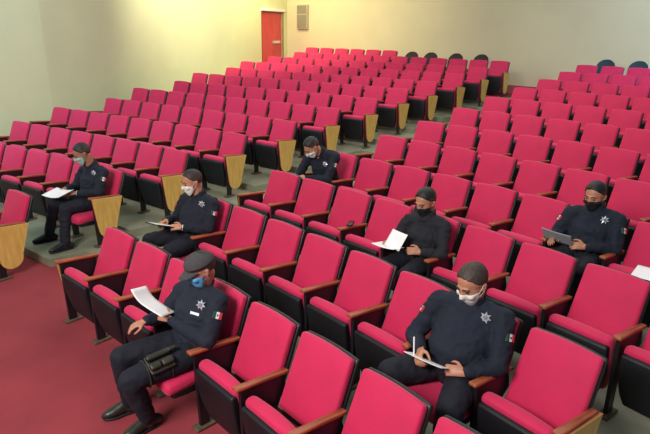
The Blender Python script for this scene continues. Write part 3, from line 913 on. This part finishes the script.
# 7 officer with black mask at the right
_, m7 = person(('M', 4, 6), 'officer in black mask holding grey papers at right', OFFI,
    P=V(.02, -.26, .515), SL=V(.215, -.15, .885), SR=V(-.16, -.245, .88), HC=V(.02, -.24, 1.085), pitch=.32, yaw=.0,
    EL=V(.275, -.25, .655), ER=V(-.24, -.34, .655), WL=V(.10, -.445, .67), WR=V(-.17, -.49, .685), HLd=V(-.75, -.6, .08), HRd=V(.1, -.9, .1), HLn=V(.55, -.5, .5), HRn=V(-.5, -.3, .7),
    KL=V(.20, -.68, .515), KR=V(-.16, -.68, .52), AL=V(.18, -.72, .09), AR=V(-.18, -.74, .09), TL=V(.05, -1, 0), TR_=V(-.1, -1, 0),
    shirt_m=M['navy_blue'], skin=M['skin'], hair_m=M['hair'], mask=M['mask_black'], seed=8, girth=1.05)
sheet('paper_sheet', m7, (-.10, -.585, .735), (1, .10, -.12), (-.05, .62, .6), .26, .19, 'grey papers held by the officer in black mask at right', 'paper', M['paper_grey'], curl=.004)
# loose things on armrests
m8, _ = seat_frame('M', 4, 7)
sheet('paper_sheet', m8, (.11, -.445, .606), (1, .08, 0), (0, -.30, 1), .26, .17, 'white sheet on top of the folded seat next to the black-masked officer', 'paper', M['paper'])
m9, _ = seat_frame('M', 3, 2)
bm = bmesh.new(); rbox_into(bm, (.06, .13, .02), .008, lambda p: Matrix.Rotation(.5, 3, 'Z') @ p + Vector((.278, -.33, .665)), n_mid=1)
o = obj('small_pouch', bm, M['shoe']); o.matrix_world = m9; tag(o, 'small flat black item lying on a wooden armrest, third row of right block', 'item')
#PEOPLE-END

# ---------------------------------------------------------------- camera
cx, cy, cz, yaw, pit, rol, foc = 8.796371, -2.167914, 1.877907, .808462, .321824, .016668, 566.4405
c, s = math.cos(yaw), math.sin(yaw)
fw = Vector((-s*math.cos(pit), c*math.cos(pit), -math.sin(pit))); rt = Vector((c, s, 0)); up = rt.cross(fw)
a, b = math.cos(rol), math.sin(rol)
rx = rt*a + up*b; ux = up*a - rt*b
cam = bpy.data.cameras.new('camera'); co = bpy.data.objects.new('camera', cam); COL.objects.link(co)
Rm = Matrix((rx, ux, -fw)).transposed().to_4x4()
co.matrix_world = Matrix.Translation(Vector((cx, cy, cz+H_BACK))) @ Rm
cam.sensor_width = 36; cam.lens = 36*foc/650; cam.clip_start = .05
scene.camera = co

# ---------------------------------------------------------------- light
def area(name, loc, target, size, power, col, spread=180):
    l = bpy.data.lights.new(name, 'AREA'); l.shape = 'RECTANGLE'; l.size, l.size_y = size; l.energy = power; l.color = col; l.spread = math.radians(spread)
    o = bpy.data.objects.new(name, l); COL.objects.link(o); o.location = loc
    o.rotation_euler = (Vector(target)-Vector(loc)).to_track_quat('-Z', 'Y').to_euler()
    return o
area('ceiling_light', (3, 5, 5.6), (3, 5, 0), (9, 8), 330, (1, .96, .9))
area('stage_light', (7.0, -5, 5.0), (4.5, 2.5, .5), (2.5, 1.5), 500, (1, .95, .95))
area('corner_glow_fill', (-6.6, 9.8, 5.4), (-8.6, 11.6, 2.6), (.9, .9), 125, (1, .9, .45))  # added unseen source for the yellow glow in the corner
area('left_wall_fill', (-2.5, 6.5, 5.4), (-7.6, 9.0, 4.4), (2.5, 1.5), 330, (1, .97, .72), 150)  # added fill that brightens the left wall, not a fixture
area('cool_left_fill', (.5, -3.0, 5.2), (-4.2, 2.2, 3.6), (2.0, 1.5), 250, (.46, .76, 1.0), 140)  # added cool fill that tints the front end of the left wall
area('cool_back_fill', (7.8, 9.0, 5.4), (6.2, 13.8, 3.8), (1.5, 1.2), 230, (.38, .66, 1.0), 125)  # added fill, turns the right end of the back wall bluish
w = bpy.data.worlds.new('world'); scene.world = w; w.use_nodes = True
w.node_tree.nodes['Background'].inputs['Color'].default_value = (.8, .85, 1, 1)
w.node_tree.nodes['Background'].inputs['Strength'].default_value = .22

vs = scene.view_settings
vs.view_transform = 'Standard'; vs.look = 'None'; vs.gamma = 1.0; vs.exposure = 0.0; vs.use_curve_mapping = False
